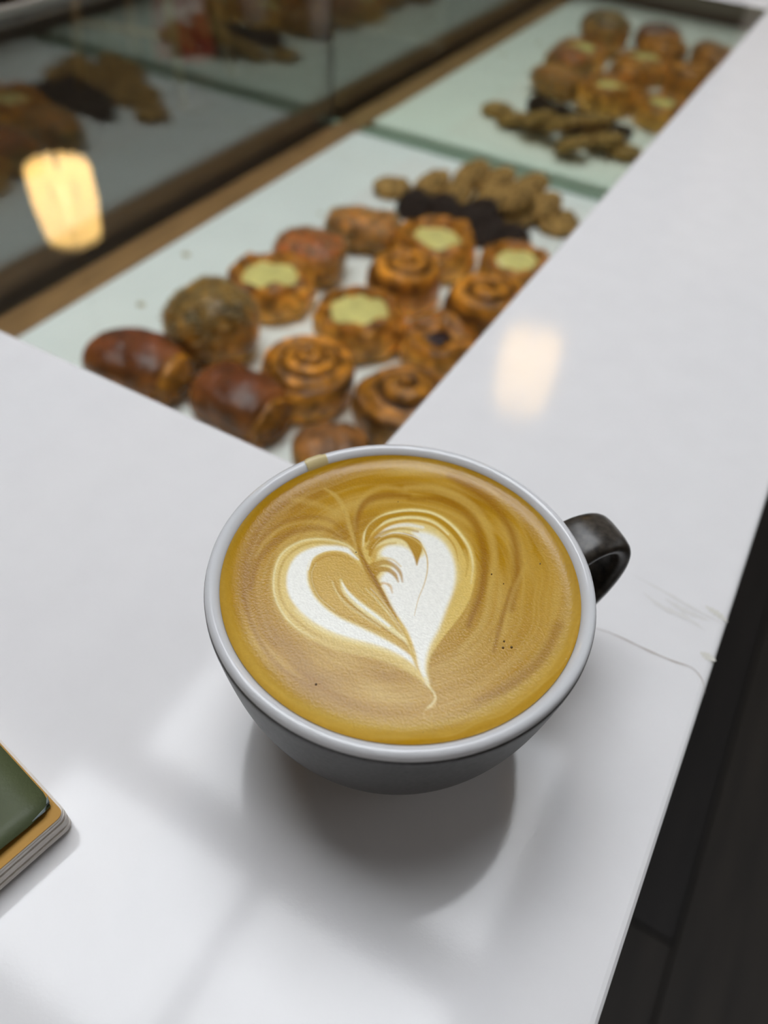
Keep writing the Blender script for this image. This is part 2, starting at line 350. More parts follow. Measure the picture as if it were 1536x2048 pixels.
def end_spiral(par, L, R, seed):      # the rolled end of a croissant: a coiled dough strip facing outward
    prof = []; n = 90; V = []; cols = []; F = []; turns = 2.6
    for i in range(n+1):
        t = i/n; th = turns*2*math.pi*t; r = R*(.12+.88*t); rr = .0034+.0012*t
        cx, cz = r*math.cos(th)*1.0, r*math.sin(th)*.78+R*.84
        for j in range(8):
            a_ = 2*math.pi*j/8; dr = rr*math.cos(a_); V.append((L+.012*math.sin(a_)*.6-.004+(-.006*t), cx+dr*math.cos(th), max(cz+dr*math.sin(th), .0004)))
            cols.append((BR*.85 if math.cos(a_) > -.2 else DK)*(.75+.35*nz(cx, cz, th, 60, seed)))
    F = [(i*8+j, (i+1)*8+j, (i+1)*8+(j+1) % 8, i*8+(j+1) % 8) for i in range(n) for j in range(8)]
    F += [tuple(range(8)), tuple(n*8+j for j in range(8))[::-1]]
    o = mesh('rolled_end', V, F, m_pastry, par, True, np.array(cols)); o['label'] = 'lighter coiled end of the dough'
end_spiral(c1, .0475, .023, 4); end_spiral(c13, .0425, .022, 5)
croissant((334, 672), (508, 616), .080, .064, 'bulky seed-topped pastry behind the glossy dark croissant', 5, top=lin((140, 104, 46)), seeds=True, ridges=1, pinch=.5)
danish(540, 572, .045, .036, .3, 'custard danish in the left row, behind the bulky seed-topped pastry', 2, open_=.68)
croissant((552, 500), (690, 522), .064, .044, 'reddish square seeded pastry behind the leftmost custard danish', 6, top=lin((184, 96, 30)), seeds=True, ridges=1.5, pinch=.08)
croissant((652, 448), (800, 468), .056, .038, 'rectangular golden pastry at the far end of the left row', 8, top=lin((200, 126, 40)), seeds=True, ridges=2, pinch=.1)
danish(872, 497, .046, .038, .8, 'wide custard danish with a browned right side in front of the chocolate cookies', 4, open_=.62)
danish(1030, 540, .040, .036, .2, 'custard danish partly cut off by the right counter, nearest the chocolate cookies', 6, open_=.62)
roll(808, 560, .0365, .046, .4, 'tall pale-sided spiral roll between two custard danishes', 3, turns=2.2, flat=.9)
danish(718, 645, .0435, .040, 1.2, 'custard danish in the middle of the tray, behind the cinnamon spiral roll', 5, open_=.72)
roll(965, 622, .038, .056, 1.5, 'tall spiral roll partly hidden by the right counter edge', 5, turns=2.0, flat=.9)
danish(878, 697, .0375, .036, 2.2, 'berry-filled pastry with a dark purple centre near the right counter edge', 8, 'berry', .34)
roll(615, 750, .0415, .046, 2.4, 'glossy cinnamon spiral roll in front of the middle custard danish', 7, turns=3.3, flat=.74)
roll(804, 808, .040, .050, .9, 'dark golden spiral roll just beyond the cup and counter corner', 9, turns=2.0, flat=.7, dark=.8)
croissant((582, 908), (738, 896), .05, .034, 'crumbly light brown pastry peeking over the far rim of the cup', 13, top=lin((150, 96, 48)), ridges=4)
def cookie(mat, name, px_, py_, z, tilt, az, label, grp, seed, R=.025, h=.014):
    P = at(px_, py_, ZP+z+.008)
    prof = [(R*.75, 0), (R*.93, h*.15), (R, h*.4), (R*.93, h*.68), (R*.75, h*.86), (R*.5, h*.95), (R*.25, h), (.0001, h)]
    def fn(p, th, t):
        k = 1+.10*nz(math.cos(th), math.sin(th), seed, 2.2, seed); q = .0022*nz(p[0], p[1], p[2], 150, seed)+.0012*nz(p[0], p[1], p[2], 320, seed)
        return (p[0]*k+q, p[1]*k+q, p[2]+(q*1.2 if t > .2 else 0))
    prof = [tuple(q) for q in spline(np.array(prof), 16)]
    o = revolve(name, prof, 30, mat, None, fn)
    o.rotation_euler = (Matrix.Rotation(az, 3, 'Z') @ Matrix.Rotation(tilt, 3, 'X')).to_euler(); o.location = (P[0], P[1], ZP+z+abs(math.sin(tilt))*R*.0)
    return tag(o, label, 'cookie', grp)
GO = 'oat cookies heaped on the tray'; GC = 'chocolate cookies in front of the oat cookies'
cookie(m_cookie, 'oat_cookie', 785, 372, .0, .0, 0, 'single golden oat cookie lying alone left of the cookie heap', None, 1)
oat = [(868, 366, .003, .5, 0), (912, 388, .003, .5, .1), (948, 348, .019, .6, .1), (996, 362, .019, .5, .0), (985, 402, .013, .5, .1),
       (1062, 372, .010, .5, -.1), (1036, 424, .004, .4, .2), (1088, 410, .011, .45, .1), (1116, 444, .0, .12, 1.), (1034, 392, .022, .5, .1)]
ol = ['leftmost of the heaped oat cookies, leaning just right of the lone cookie', 'oat cookie right behind the second chocolate cookie', 'topmost leaning oat cookie at the back of the heap',
      'oat cookie at the upper centre of the heap', 'large oat cookie at the centre front above the chocolate ones', 'oat cookie on the far right side of the heap back',
      'oat cookie low between the chocolate cookies and the right end', 'oat cookie on the right shoulder of the heap', 'rightmost oat cookie, lying low beside the counter edge',
      'oat cookie resting at the centre right of the heap']
for i, (a_, b_, z_, t_, r_) in enumerate(oat): cookie(m_cookie, 'oat_cookie', a_, b_, z_, t_, r_-.85, ol[i], GO, 10+i, h=.016)
cho = [(832, 406, .006, .9, .9), (884, 416, .006, .6, .4), (926, 436, .004, .5, .3), (962, 424, .010, .55, .2), (972, 458, .003, .4, .1), (1018, 472, .0, .18, 0)]
cl = ['leftmost chocolate cookie, standing tilted beside the oat heap', 'second chocolate cookie from the left', 'chocolate cookie behind the wide custard danish', 'chocolate cookie leaning on the oat cookies at mid heap',
      'chocolate cookie just behind the rightmost one', 'rightmost chocolate cookie, lying flat in front']
for i, (a_, b_, z_, t_, r_) in enumerate(cho): cookie(m_choc, 'chocolate_cookie', a_, b_, z_, t_, r_-.85, cl[i], GC, 40+i, R=.0258 if i else .0225)
# crumbs on the tray
m_crumb = pmat('crumb_flake', (.50, .44, .26), .7)
for i, (a_, b_, s_, lb) in enumerate([(372, 507, .0050, 'pale pastry crumb on the bare left side of the tray'), (281, 607, .0045, 'small crumb nearest the dark croissant on the tray'), (640, 425, .003, 'tiny crumb beside the far rectangular pastry')]):
    P = at(a_, b_, ZP+.001); bm = bmesh.new(); bmesh.ops.create_icosphere(bm, subdivisions=2, radius=s_)
    for v in bm.verts: k = 1+.7*noise.noise(v.co*400+Vector((i, 0, 0))); v.co = Vector((v.co.x*k, v.co.y*k*.7, abs(v.co.z)*k*.4))
    me = bpy.data.meshes.new('pastry_crumb'); bm.to_mesh(me); bm.free(); me.materials.append(m_crumb)
    o = bpy.data.objects.new('pastry_crumb', me); COL.objects.link(o); o.location = (P[0], P[1], ZT+.0002 if P[0] < XE+.105 else ZP); tag(o, lb, 'crumb')

# ------------------------------------------------------------------ cup
CX, CY = -.0476, .1072
cup = empty('coffee_cup', (CX, CY, 0)); tag(cup, 'wide dark-glazed ceramic cup with white interior on the white counter', 'cup')
outer = [(.0001, .0015), (.0215, .0015), (.0225, .0), (.0255, .0), (.0268, .0015), (.0275, .005), (.0315, .0085), (.0365, .0155), (.0410, .0250), (.0440, .0345), (.0460, .0445), (.0470, .0510), (.04745, .0550), (.0474, .0559)]
sp = [outer[0], outer[1], outer[2], outer[3], outer[4]]+[tuple(q) for q in spline(np.array(outer[4:]), 40)][1:]
sp += [(.0469, .0562), (.0460, .0558), (.0452, .0540), (.0440, .045), (.0420, .035), (.038, .022), (.030, .012), (.015, .008), (.0001, .0075)]
revolve('outer_body', sp, 160, m_cup_out, cup)
inn = [(.04735, .0560), (.04715, .0570), (.0467, .0577), (.0460, .0580), (.0452, .0578), (.0446, .05735), (.0441, .0568), (.0437, .0560), (.0434, .0548), (.0430, .0530), (.0424, .048), (.0415, .040), (.038, .026), (.030, .015), (.016, .0095), (.0001, .0085)]
inn = [tuple(q) for q in spline(np.array(inn), 60)]
lo_ = [(.0001, .0081), (.016, .0091), (.0302, .0146), (.0384, .0258), (.0419, .040), (.0428, .048), (.0452, .0545), (.0466, .0556), (.04725, .0558)]
revolve('white_liner', lo_+inn, 160, m_cup_in, cup)['label'] = 'glossy white inner glaze and rounded rim'
# strap handle
AZ = math.radians(52); HW = .0074
path = spline(np.array([(.0435, .0430), (.049, .0472), (.056, .0500), (.0618, .0490), (.0650, .0455), (.0660, .0395), (.0636, .032), (.058, .0250), (.050, .0195), (.037, .0165)]), 44)
tg = np.gradient(path, axis=0); tg /= np.linalg.norm(tg, axis=1)[:, None]; nm = np.stack([-tg[:, 1], tg[:, 0]], 1)
V = []; ns_ = 24
for i in range(len(path)):
    s = i/(len(path)-1); hw = HW*(1.12-.22*math.sin(math.pi*min(s*1.3, 1))); ht = .0027*(1+.35*math.exp(-(s/.08)**2))
    for j in range(ns_):
        a_ = 2*math.pi*j/ns_; ca, sa = math.cos(a_), math.sin(a_)
        w_ = hw*math.copysign(abs(ca)**.55, ca); t_ = ht*math.copysign(abs(sa)**.7, sa)
        r_ = path[i, 0]+nm[i, 0]*t_; z_ = path[i, 1]+nm[i, 1]*t_
        V.append((r_*math.cos(AZ)-w_*math.sin(AZ), r_*math.sin(AZ)+w_*math.cos(AZ), z_))
F = [(i*ns_+j, i*ns_+(j+1) % ns_, (i+1)*ns_+(j+1) % ns_, (i+1)*ns_+j) for i in range(len(path)-1) for j in range(ns_)]
F += [tuple(range(ns_))[::-1], tuple((len(path)-1)*ns_+j for j in range(ns_))]
mesh('handle', V, F, m_cup_handle, cup)['label'] = 'broad strap handle in mottled dark brown glaze'

# ------------------------------------------------------------------ latte surface with poured heart
X0, Y0, X1, Y1 = 436, 898, 1174, 1486
HH, WW = Y1-Y0, X1-X0
yy, xx = np.mgrid[0:HH, 0:WW].astype(np.float32); xx += X0; yy += Y0
def L3(c): return np.array(lin(c), np.float32)
def vnoise(x, y, seed):
    r_ = np.random.default_rng(seed).random((64, 64)).astype(np.float32); xi = np.floor(x).astype(int); yi = np.floor(y).astype(int)
    fx = x-xi; fy = y-yi; fx = fx*fx*(3-2*fx); fy = fy*fy*(3-2*fy); g_ = lambda a, b: r_[b % 64, a % 64]
    return (g_(xi, yi)*(1-fx)+g_(xi+1, yi)*fx)*(1-fy)+(g_(xi, yi+1)*(1-fx)+g_(xi+1, yi+1)*fx)*fy
CREMA, DARKC, LIGHTC, CREAM, YEL, MILK = L3((180, 134, 8)), L3((148, 98, 0)), L3((206, 170, 84)), L3((240, 226, 168)), L3((226, 194, 104)), L3((246, 246, 240))
img = np.empty((HH, WW, 3), np.float32); img[:] = CREMA
cxp, cyp = 795., 1180.
def mix(mask, col): global img; img += (col-img)*np.clip(mask, 0, 1)[..., None]
# slow swirls of the crema
rad = np.hypot((xx-cxp)/358, (yy-cyp)/285); ang = np.arctan2((yy-cyp)/285, (xx-cxp)/358)
sw = vnoise(rad*9+5+.8*vnoise(xx/90, yy/90, 3), 2.2*np.cos(ang-.6)+10, 5); mix((sw-.45)*1.5, LIGHTC); mix((.45-sw)*1.5, DARKC)
sw2 = vnoise(rad*30+2*vnoise(xx/70, yy/70, 8), 3*np.cos(ang-.9)+20, 6); mix((sw2-.5)*.4, LIGHTC)
sw3 = vnoise(rad*75+3*vnoise(xx/60, yy/60, 18), 2.8*np.cos(ang-.4)+30, 16); mix((sw3-.5)*.45, L3((222, 190, 110))); mix((.45-sw3)*.35, DARKC)
mix((1-np.clip(np.abs(rad-.97)/.10, 0, 1))*.8*np.clip(.55+.6*np.sin(ang+.3), .1, 1), L3((206, 172, 84)))
Cs = lambda P: [(480+p[0]/2.954, 960+p[1]/2.954, *p[2:]) for p in P]
def stroke(P, col, alpha=1., soft=1.5, n=None, crop=True):
    """P: (x, y, width) points in a close-up's pixels"""
    P = Cs(P) if crop else P; P = np.array(P, float); L_ = np.sum(np.hypot(*np.diff(P[:, :2], axis=0).T)); S = spline(P, int(L_/2.2)+8)
    S[:, 2] = np.maximum(S[:, 2], .15); mw = S[:, 2].max()+soft*2+2
    a0, a1 = int(max(S[:, 0].min()-mw-X0, 0)), int(min(S[:, 0].max()+mw-X0, WW)); b0, b1 = int(max(S[:, 1].min()-mw-Y0, 0)), int(min(S[:, 1].max()+mw-Y0, HH))
    sx, sy = xx[b0:b1, a0:a1], yy[b0:b1, a0:a1]; m_ = np.zeros_like(sx)
    for x_, y_, w_ in S:
        c0, c1 = int(max(x_-mw-X0-a0, 0)), int(x_+mw-X0-a0)+1; d0, d1 = int(max(y_-mw-Y0-b0, 0)), int(y_+mw-Y0-b0)+1
        q = m_[d0:d1, c0:c1]
        if q.size == 0: continue
        d = np.hypot(sx[d0:d1, c0:c1]-x_, sy[d0:d1, c0:c1]-y_); v = np.clip((w_/2+soft/2-d)/soft, 0, 1)*min(1, w_/1.2)
        np.maximum(q, v, out=q)
    img[b0:b1, a0:a1] += (col-img[b0:b1, a0:a1])*(m_*alpha)[..., None]
def inside(P):
    c = np.zeros(xx.shape, bool); n_ = len(P)
    for i in range(n_):
        x0_, y0_ = P[i]; x1_, y1_ = P[(i+1) % n_]
        if abs(y1_-y0_) < 1e-9: continue
        c ^= ((y0_ > yy) != (y1_ > yy)) & (xx < (x1_-x0_)*(yy-y0_)/(y1_-y0_)+x0_)
    return c
def blur(m_, k):
    for _ in range(2):
        for ax in (0, 1):
            c = np.cumsum(np.concatenate([np.repeat(m_.take([0], ax), k+1, ax), m_, np.repeat(m_.take([-1], ax), k, ax)], ax), axis=ax, dtype=np.float64)
            s_ = [slice(None)]*2; t_ = [slice(None)]*2; s_[ax] = slice(2*k+1, None); t_[ax] = slice(0, -(2*k+1)); m_ = (c[tuple(s_)]-c[tuple(t_)])/(2*k+1)
    return m_.astype(np.float32)
def fill(P, col, alpha=1., k=2, crop=True):
    P = Cs(P) if crop else P; S = spline(np.array(P, float), 160); mix(blur(inside(S).astype(np.float32), k)*alpha, col)
# --- background crema swirls
for P, col, al, so in [
    ([(700, 420, 6), (655, 300, 8), (620, 180, 9), (560, 90, 8), (500, 50, 4)], LIGHTC, .8, 4),
    ([(690, 400, 3), (640, 270, 4), (560, 190, 7), (400, 130, 12), (300, 110, 6)], LIGHTC, .45, 8),
    ([(690, 360, 3), (690, 230, 10), (740, 130, 14), (860, 90, 14), (1000, 95, 8)], DARKC, .75, 8),
    ([(680, 300, 3), (680, 200, 5), (720, 110, 8), (830, 45, 9), (980, 60, 6)], LIGHTC, .5, 8),
    ([(980, 45, 8), (1150, 50, 16), (1330, 130, 18), (1450, 260, 16), (1500, 420, 14), (1480, 640, 14), (1430, 860, 14), (1300, 1010, 8)], LIGHTC, .62, 9),
    ([(1000, 110, 6), (1200, 120, 14), (1380, 240, 16), (1440, 420, 16), (1430, 640, 14), (1350, 860, 10)], DARKC, .7, 9),
    ([(1240, -20, 6), (1450, 110, 10), (1600, 300, 14), (1640, 500, 16), (1600, 760, 14)], DARKC, .75, 12),
    ([(1300, -60, 4), (1480, 60, 8), (1640, 230, 8), (1720, 400, 5)], LIGHTC, .4, 7),
    ([(1560, 900, 10), (1600, 700, 12), (1680, 520, 6)], LIGHTC, .45, 7),
    ([(1500, 1010, 6), (1540, 850, 9), (1600, 640, 6)], DARKC, .6, 6),
    ([(620, 350, 5), (500, 290, 10), (340, 300, 12), (200, 370, 12), (110, 480, 10), (60, 640, 8)], DARKC, .5, 8),
    ([(640, 330, 4), (540, 240, 7), (380, 220, 9), (220, 270, 9), (100, 380, 6)], DARKC, .4, 6),
    ([(600, 330, 3), (480, 255, 5), (330, 255, 6), (180, 330, 6), (90, 450, 5)], LIGHTC, .45, 5),
    ([(640, 370, 3), (520, 320, 6), (380, 320, 7), (270, 370, 6), (180, 460, 5), (130, 600, 4)], LIGHTC, .4, 5),
    ([(40, 500, 8), (30, 700, 10), (90, 900, 10), (230, 1100, 10), (430, 1230, 8)], DARKC, .5, 8),
    ([(1400, 1300, 8), (1620, 1200, 16), (1780, 1060, 20), (1880, 860, 20)], DARKC, .5, 14)]:
    stroke(P, col, al, so)
# --- heart
outerL = [(715, 470), (690, 425), (640, 385), (560, 357), (470, 345), (380, 355), (300, 388), (240, 440), (205, 520), (194, 620), (210, 710), (255, 800), (330, 880), (430, 945), (560, 995), (700, 1030), (830, 1062), (940, 1105), (1030, 1155), (1100, 1205), (1122, 1232),
          (1100, 1190), (1060, 1110), (1020, 1000), (960, 870), (880, 740), (800, 610), (745, 520), (715, 470)]
outerR = [(760, 560), (735, 480), (720, 400), (728, 320), (765, 255), (830, 205), (930, 175), (1040, 168), (1150, 190), (1240, 240), (1320, 320), (1372, 400), (1392, 500), (1382, 620), (1340, 740), (1270, 840), (1205, 920), (1155, 990), (1118, 1060), (1106, 1140), (1118, 1225),
          (1080, 1160), (1040, 1050), (1000, 930), (940, 820), (870, 700), (800, 610), (760, 560)]
fill(outerL, L3((232, 206, 126)), .85, 4); fill(outerR, YEL, .85, 2)
stroke([(690, 430, 2), (640, 388, 3), (560, 360, 3.5), (470, 349, 4), (380, 358, 4), (300, 393, 4), (242, 445, 4), (209, 522, 4), (198, 620, 4), (213, 707, 4), (260, 795, 4), (330, 870, 3), (440, 935, 1)], CREAM, .8, 3)
stroke([(690, 440, 2), (630, 400, 4), (550, 377, 4), (470, 368, 4), (390, 380, 5), (320, 415, 5), (268, 465, 5), (238, 530, 5), (228, 610, 5), (240, 690, 5), (290, 780, 4), (370, 860, 3), (480, 925, 2)], CREMA, .55, 4)
stroke([(330, 770, 6), (430, 850, 9), (560, 915, 9), (700, 960, 8), (840, 1000, 6), (950, 1050, 4)], CREAM, .6, 6)
stroke([(300, 800, 4), (420, 900, 8), (560, 965, 9), (720, 1010, 8), (860, 1045, 6), (960, 1090, 3)], CREMA, .35, 8)
band = [(640, 402), (560, 388), (470, 392), (390, 415), (330, 455), (290, 520), (275, 600), (290, 680), (335, 750), (410, 820), (510, 880), (640, 930), (790, 970), (900, 1010), (1000, 1070), (1070, 1140), (1115, 1215), (1090, 1130), (1050, 1060), (960, 1000), (870, 950),
        (780, 905), (680, 858), (570, 805), (490, 745), (430, 675), (400, 600), (398, 530), (425, 462), (480, 425), (560, 412), (640, 432), (690, 470), (640, 402)]
fill(band, CREAM, .7, 5); fill(band, MILK, 1, 2)
# inner tan of left lobe
fill([(690, 480), (640, 443), (570, 422), (490, 434), (435, 470), (408, 535), (412, 600), (440, 672), (500, 738), (580, 795), (690, 848), (790, 895), (880, 945), (960, 998), (1040, 1060), (1000, 940), (930, 830), (860, 730), (790, 620), (740, 540), (690, 480)], L3((206, 166, 72)), .95, 2)
for P, col, al, so in [
    ([(700, 470, 2), (640, 425, 4), (570, 408, 5), (490, 420, 4), (430, 455, 4), (402, 530, 3)], MILK, .9, 2.5),
    ([(660, 470, 1.5), (580, 445, 3), (500, 452, 4), (445, 490, 4), (425, 550, 4), (435, 620, 4), (480, 700, 4), (570, 780, 4), (690, 835, 3), (820, 895, 2)], CREMA, .6, 4),
    ([(450, 490, 1.5), (425, 545, 2), (430, 610, 2), (470, 690, 2), (560, 770, 1.5)], CREAM, .5, 2),
    ([(555, 590, 2), (580, 650, 4), (640, 720, 6), (740, 800, 8), (850, 870, 8), (950, 940, 6), (1020, 1020, 3)], CREMA, .75, 4),
    ([(545, 600, 2), (570, 660, 3), (625, 730, 4), (720, 800, 4), (830, 870, 3)], CREAM, .55, 4),
    ([(596, 590, 3), (612, 640, 9), (665, 702, 13), (745, 768, 15), (835, 832, 14), (912, 895, 10), (990, 962, 6), (1030, 1030, 2)], CREAM, .95, 5),
    ([(603, 608, 2), (635, 662, 5), (695, 722, 6), (785, 790, 6), (880, 862, 5)], MILK, .85, 3),
    ([(660, 590, 3), (720, 660, 6), (800, 740, 6), (880, 820, 5), (950, 900, 3)], L3((212, 176, 88)), .8, 5),
    ([(740, 640, 1.5), (800, 700, 3), (870, 780, 4), (930, 860, 3), (990, 950, 2)], CREAM, .7, 3),
    ([(770, 640, 1), (830, 700, 2), (890, 780, 2), (945, 860, 2)], MILK, .6, 2),
    ([(700, 520, 3), (760, 600, 4), (830, 700, 4), (900, 800, 4), (960, 900, 3)], L3((204, 164, 72)), .7, 4)]: stroke(P, col, al, so)
# right lobe white
fill([(800, 620), (830, 540), (800, 470), (790, 400), (820, 330), (900, 280), (1000, 260), (1100, 270), (1190, 320), (1250, 400), (1280, 500), (1290, 580), (1250, 680), (1215, 780), (1185, 880), (1140, 970), (1105, 1060), (1095, 1140), (1105, 1205), (1060, 1110), (1020, 1000), (970, 880), (900, 770), (840, 680), (800, 620)], CREAM, .8, 6)
fill([(850, 640), (830, 590), (860, 545), (900, 520), (870, 470), (830, 440), (860, 395), (930, 385), (1000, 410), (1050, 460), (1090, 440), (1060, 350), (1010, 310), (1100, 310), (1180, 350), (1245, 435), (1272, 540), (1262, 640), (1218, 760), (1172, 880), (1120, 980), (1096, 1080), (1095, 1150), (1108, 1215), (1065, 1110), (1030, 1000), (980, 880), (910, 770), (850, 640)], MILK, 1, 3)
for P, col, al, so in [
    ([(728, 390, 2), (736, 320, 4), (775, 262, 5), (840, 215, 5), (930, 187, 5), (1040, 180, 5), (1145, 200, 5), (1230, 250, 5), (1305, 325, 5), (1355, 405, 4), (1375, 500, 4), (1365, 610, 3)], CREAM, .9, 3),
    ([(745, 360, 5), (770, 290, 10), (830, 240, 10), (920, 208, 7), (1030, 198, 6), (1130, 215, 6), (1215, 265, 7), (1285, 340, 7), (1330, 420, 7), (1345, 500, 4), (1335, 570, 2)], CREMA, .95, 3),
    ([(800, 300, 2), (860, 250, 5), (950, 226, 5), (1060, 226, 5), (1150, 255, 5), (1230, 320, 4)], CREAM, .9, 3),
    ([(770, 350, 6), (830, 290, 7), (920, 250, 5), (1030, 240, 5), (1130, 262, 5), (1210, 320, 4), (1270, 400, 3), (1290, 480, 1)], L3((196, 150, 50)), .85, 3),
    ([(800, 340, 3), (880, 285, 5), (980, 265, 6), (1080, 280, 5)], MILK, .75, 4),
    ([(760, 400, 8), (800, 335, 6), (880, 300, 4), (970, 288, 3), (1050, 305, 3)], CREMA, .7, 4),
    ([(770, 440, 6), (790, 380, 9), (850, 340, 8), (930, 328, 8), (1000, 348, 14), (1040, 395, 18), (1045, 450, 9), (1045, 500, 2)], CREMA, .95, 4),
    ([(780, 400, 2), (830, 345, 2.5), (910, 322, 2.5), (990, 333, 3), (1060, 375, 3), (1100, 440, 3), (1108, 520, 2.5), (1090, 610, 2), (1055, 700, 1.6), (1030, 800, 1)], L3((214, 182, 104)), .85, 1.8),
    ([(830, 335, 1), (910, 312, 2), (990, 322, 2), (1070, 360, 2), (1120, 430, 1)], MILK, .8, 2),
    ([(790, 470, 10), (800, 420, 9), (850, 385, 4), (920, 372, 2)], L3((206, 164, 66)), .8, 5),
    ([(775, 520, 12), (800, 500, 10), (850, 485, 8), (900, 500, 6), (945, 545, 5), (960, 600, 2)], CREMA, .8, 4),
    ([(800, 480, 3), (850, 462, 4), (900, 470, 3), (950, 510, 2)], L3((222, 190, 110)), .7, 4),
    ([(785, 560, 12), (820, 530, 9), (870, 530, 7), (915, 560, 6), (935, 600, 2)], CREMA, .85, 4),
    ([(815, 620, 8), (850, 610, 4), (885, 625, 5), (900, 665, 2)], L3((206, 160, 60)), .7, 4),
    ([(1325, 420, 4), (1352, 520, 14), (1335, 640, 16), (1280, 760, 14), (1210, 870, 9)], YEL, .6, 10),
    ([(1385, 560, 2), (1360, 670, 3), (1300, 790, 3), (1210, 905, 3), (1150, 990, 2)], L3((236, 204, 110)), .5, 4)]: stroke([(a_, b_, w_*(1.35 if col is CREMA else 1.1)) for a_, b_, w_ in P], col, al, so)
# crease between the lobes
stroke([(690, 300, 2), (700, 400, 7), (735, 490, 12), (780, 570, 15), (830, 655, 11), (880, 740, 7), (930, 820, 5), (975, 900, 4), (1010, 980, 3)], CREMA, .97, 4)
stroke([(700, 400, 2), (735, 480, 4), (785, 570, 6), (835, 660, 5), (885, 745, 3)], DARKC, .8, 4)
stroke([(930, 815, 3), (980, 900, 8), (1010, 985, 10), (1035, 1070, 8), (1060, 1140, 4), (1090, 1195, 2)], YEL, .85, 4)
stroke([(960, 880, 1), (1000, 960, 2), (1030, 1050, 2), (1055, 1120, 1)], CREMA, .6, 2)
# tail
stroke([(1095, 1170, 5), (1120, 1225, 4), (1145, 1258, 3.5), (1155, 1290, 4), (1135, 1325, 5), (1110, 1345, 4)], CREAM, .85, 3)
stroke([(1130, 1280, 2), (1150, 1300, 5), (1135, 1340, 6), (1100, 1350, 3)], L3((222, 190, 120)), .6, 4)
stroke([(1120, 1345, 2), (1088, 1370, 2.5), (1088, 1400, 2.5), (1108, 1420, 2), (1130, 1400, 2), (1128, 1370, 1.5)], L3((220, 186, 110)), .65, 2)
# foam grain and a ragged foam edge at the right
gr = vnoise(xx/3.1, yy/3.1, 12)-.5; img *= (1+.07*gr)[..., None]
img = np.clip(img, 0, 1)
RC, ZS = .0437, .0546
nr, na = 250, 860; rr_ = RC*(np.arange(nr+1)/nr)**.93; th = np.arange(na)*2*np.pi/na
Rg, Tg = np.meshgrid(rr_, th, indexing='ij')
wx, wy = CX+Rg*np.cos(Tg), CY+Rg*np.sin(Tg)
zz = ZS+.0013*np.exp(-(RC-.0005-Rg)/.0019)
P = np.stack([wx, wy, zz], -1)-CP; dep = P@FV; pxx = 768+FPX*(P@RV)/dep; pyy = 1024-FPX*(P@UV)/dep
fx = np.clip(pxx-X0, 0, WW-1.01); fy = np.clip(pyy-Y0, 0, HH-1.01); ix, iy = fx.astype(int), fy.astype(int); fx = (fx-ix)[..., None]; fy = (fy-iy)[..., None]
colr = (img[iy, ix]*(1-fx)+img[iy, ix+1]*fx)*(1-fy)+(img[iy+1, ix]*(1-fx)+img[iy+1, ix+1]*fx)*fy
colr *= np.array([.93, .93, .91])
m_latte = pmat('latte_foam', rough=.19, attr=True, nscale=900, var=.03, bump=.14, bscale=1700, spec=.32, bdist=.0004, detail=2)
nb = m_latte.node_tree
V = np.stack([wx-CX, wy-CY, zz-ZS], -1).reshape(-1, 3)
me = bpy.data.meshes.new('latte')
ii, jj = np.meshgrid(np.arange(nr), np.arange(na), indexing='ij'); j2 = (jj+1) % na
F = np.stack([ii*na+jj, (ii+1)*na+jj, (ii+1)*na+j2, ii*na+j2], -1).reshape(-1, 4)
me.vertices.add(len(V)); me.vertices.foreach_set('co', V.astype(np.float32).ravel()); me.loops.add(F.size); me.loops.foreach_set('vertex_index', F.astype(np.int32).ravel())
me.polygons.add(len(F)); me.polygons.foreach_set('loop_start', np.arange(0, F.size, 4, dtype=np.int32)); me.update(calc_edges=True)
me.polygons.foreach_set('use_smooth', np.ones(len(F), bool)); ca = me.color_attributes.new('Col', 'FLOAT_COLOR', 'POINT'); c4 = np.ones((len(V), 4), np.float32); c4[:, :3] = colr.reshape(-1, 3); ca.data.foreach_set('color', c4.ravel())
me.materials.append(m_latte); lat = bpy.data.objects.new('latte', me); COL.objects.link(lat); lat.location = (CX, CY, ZS)
tag(lat, 'golden latte with a poured white milk heart filling the dark cup', 'coffee')
# tiny bubbles
bm = bmesh.new()
for bx, by, s in [(985, 971, 2.6), (952, 954, 2.4), (917, 942, 1.6), (907, 938, 1.5), (928, 944, 1.4), (1008, 1283, 2.2), (1006, 1296, 2.6), (1023, 1295, 2.6), (1080, 1128, 1.8), (983, 1149, 1.8), (641, 942, 1.8), (616, 952, 1.3), (500, 1045, 1.8), (465, 1260, 1.6), (846, 1466, 1.8), (1007, 1058+110, 1.3), (955, 1444, 1.5), (962, 1441, 1.5), (685, 1450, 1.5), (796, 1004, 1.2), (632, 1369, 2.2), (712, 1105, 1.5)]:
    p = at(bx, by, ZS); r_ = s*.00013*.9
    k = bmesh.ops.create_uvsphere(bm, u_segments=10, v_segments=7, radius=r_); bmesh.ops.translate(bm, verts=k['verts'], vec=Vector((p[0]-CX, p[1]-CY, .0001)))
me = bpy.data.meshes.new('bubble'); bm.to_mesh(me); bm.free(); me.materials.append(pmat('bubble_film', (.09, .05, .008), .1)); bo = bpy.data.objects.new('bubble', me); COL.objects.link(bo); bo.parent = lat; bo['kind'] = 'stuff'
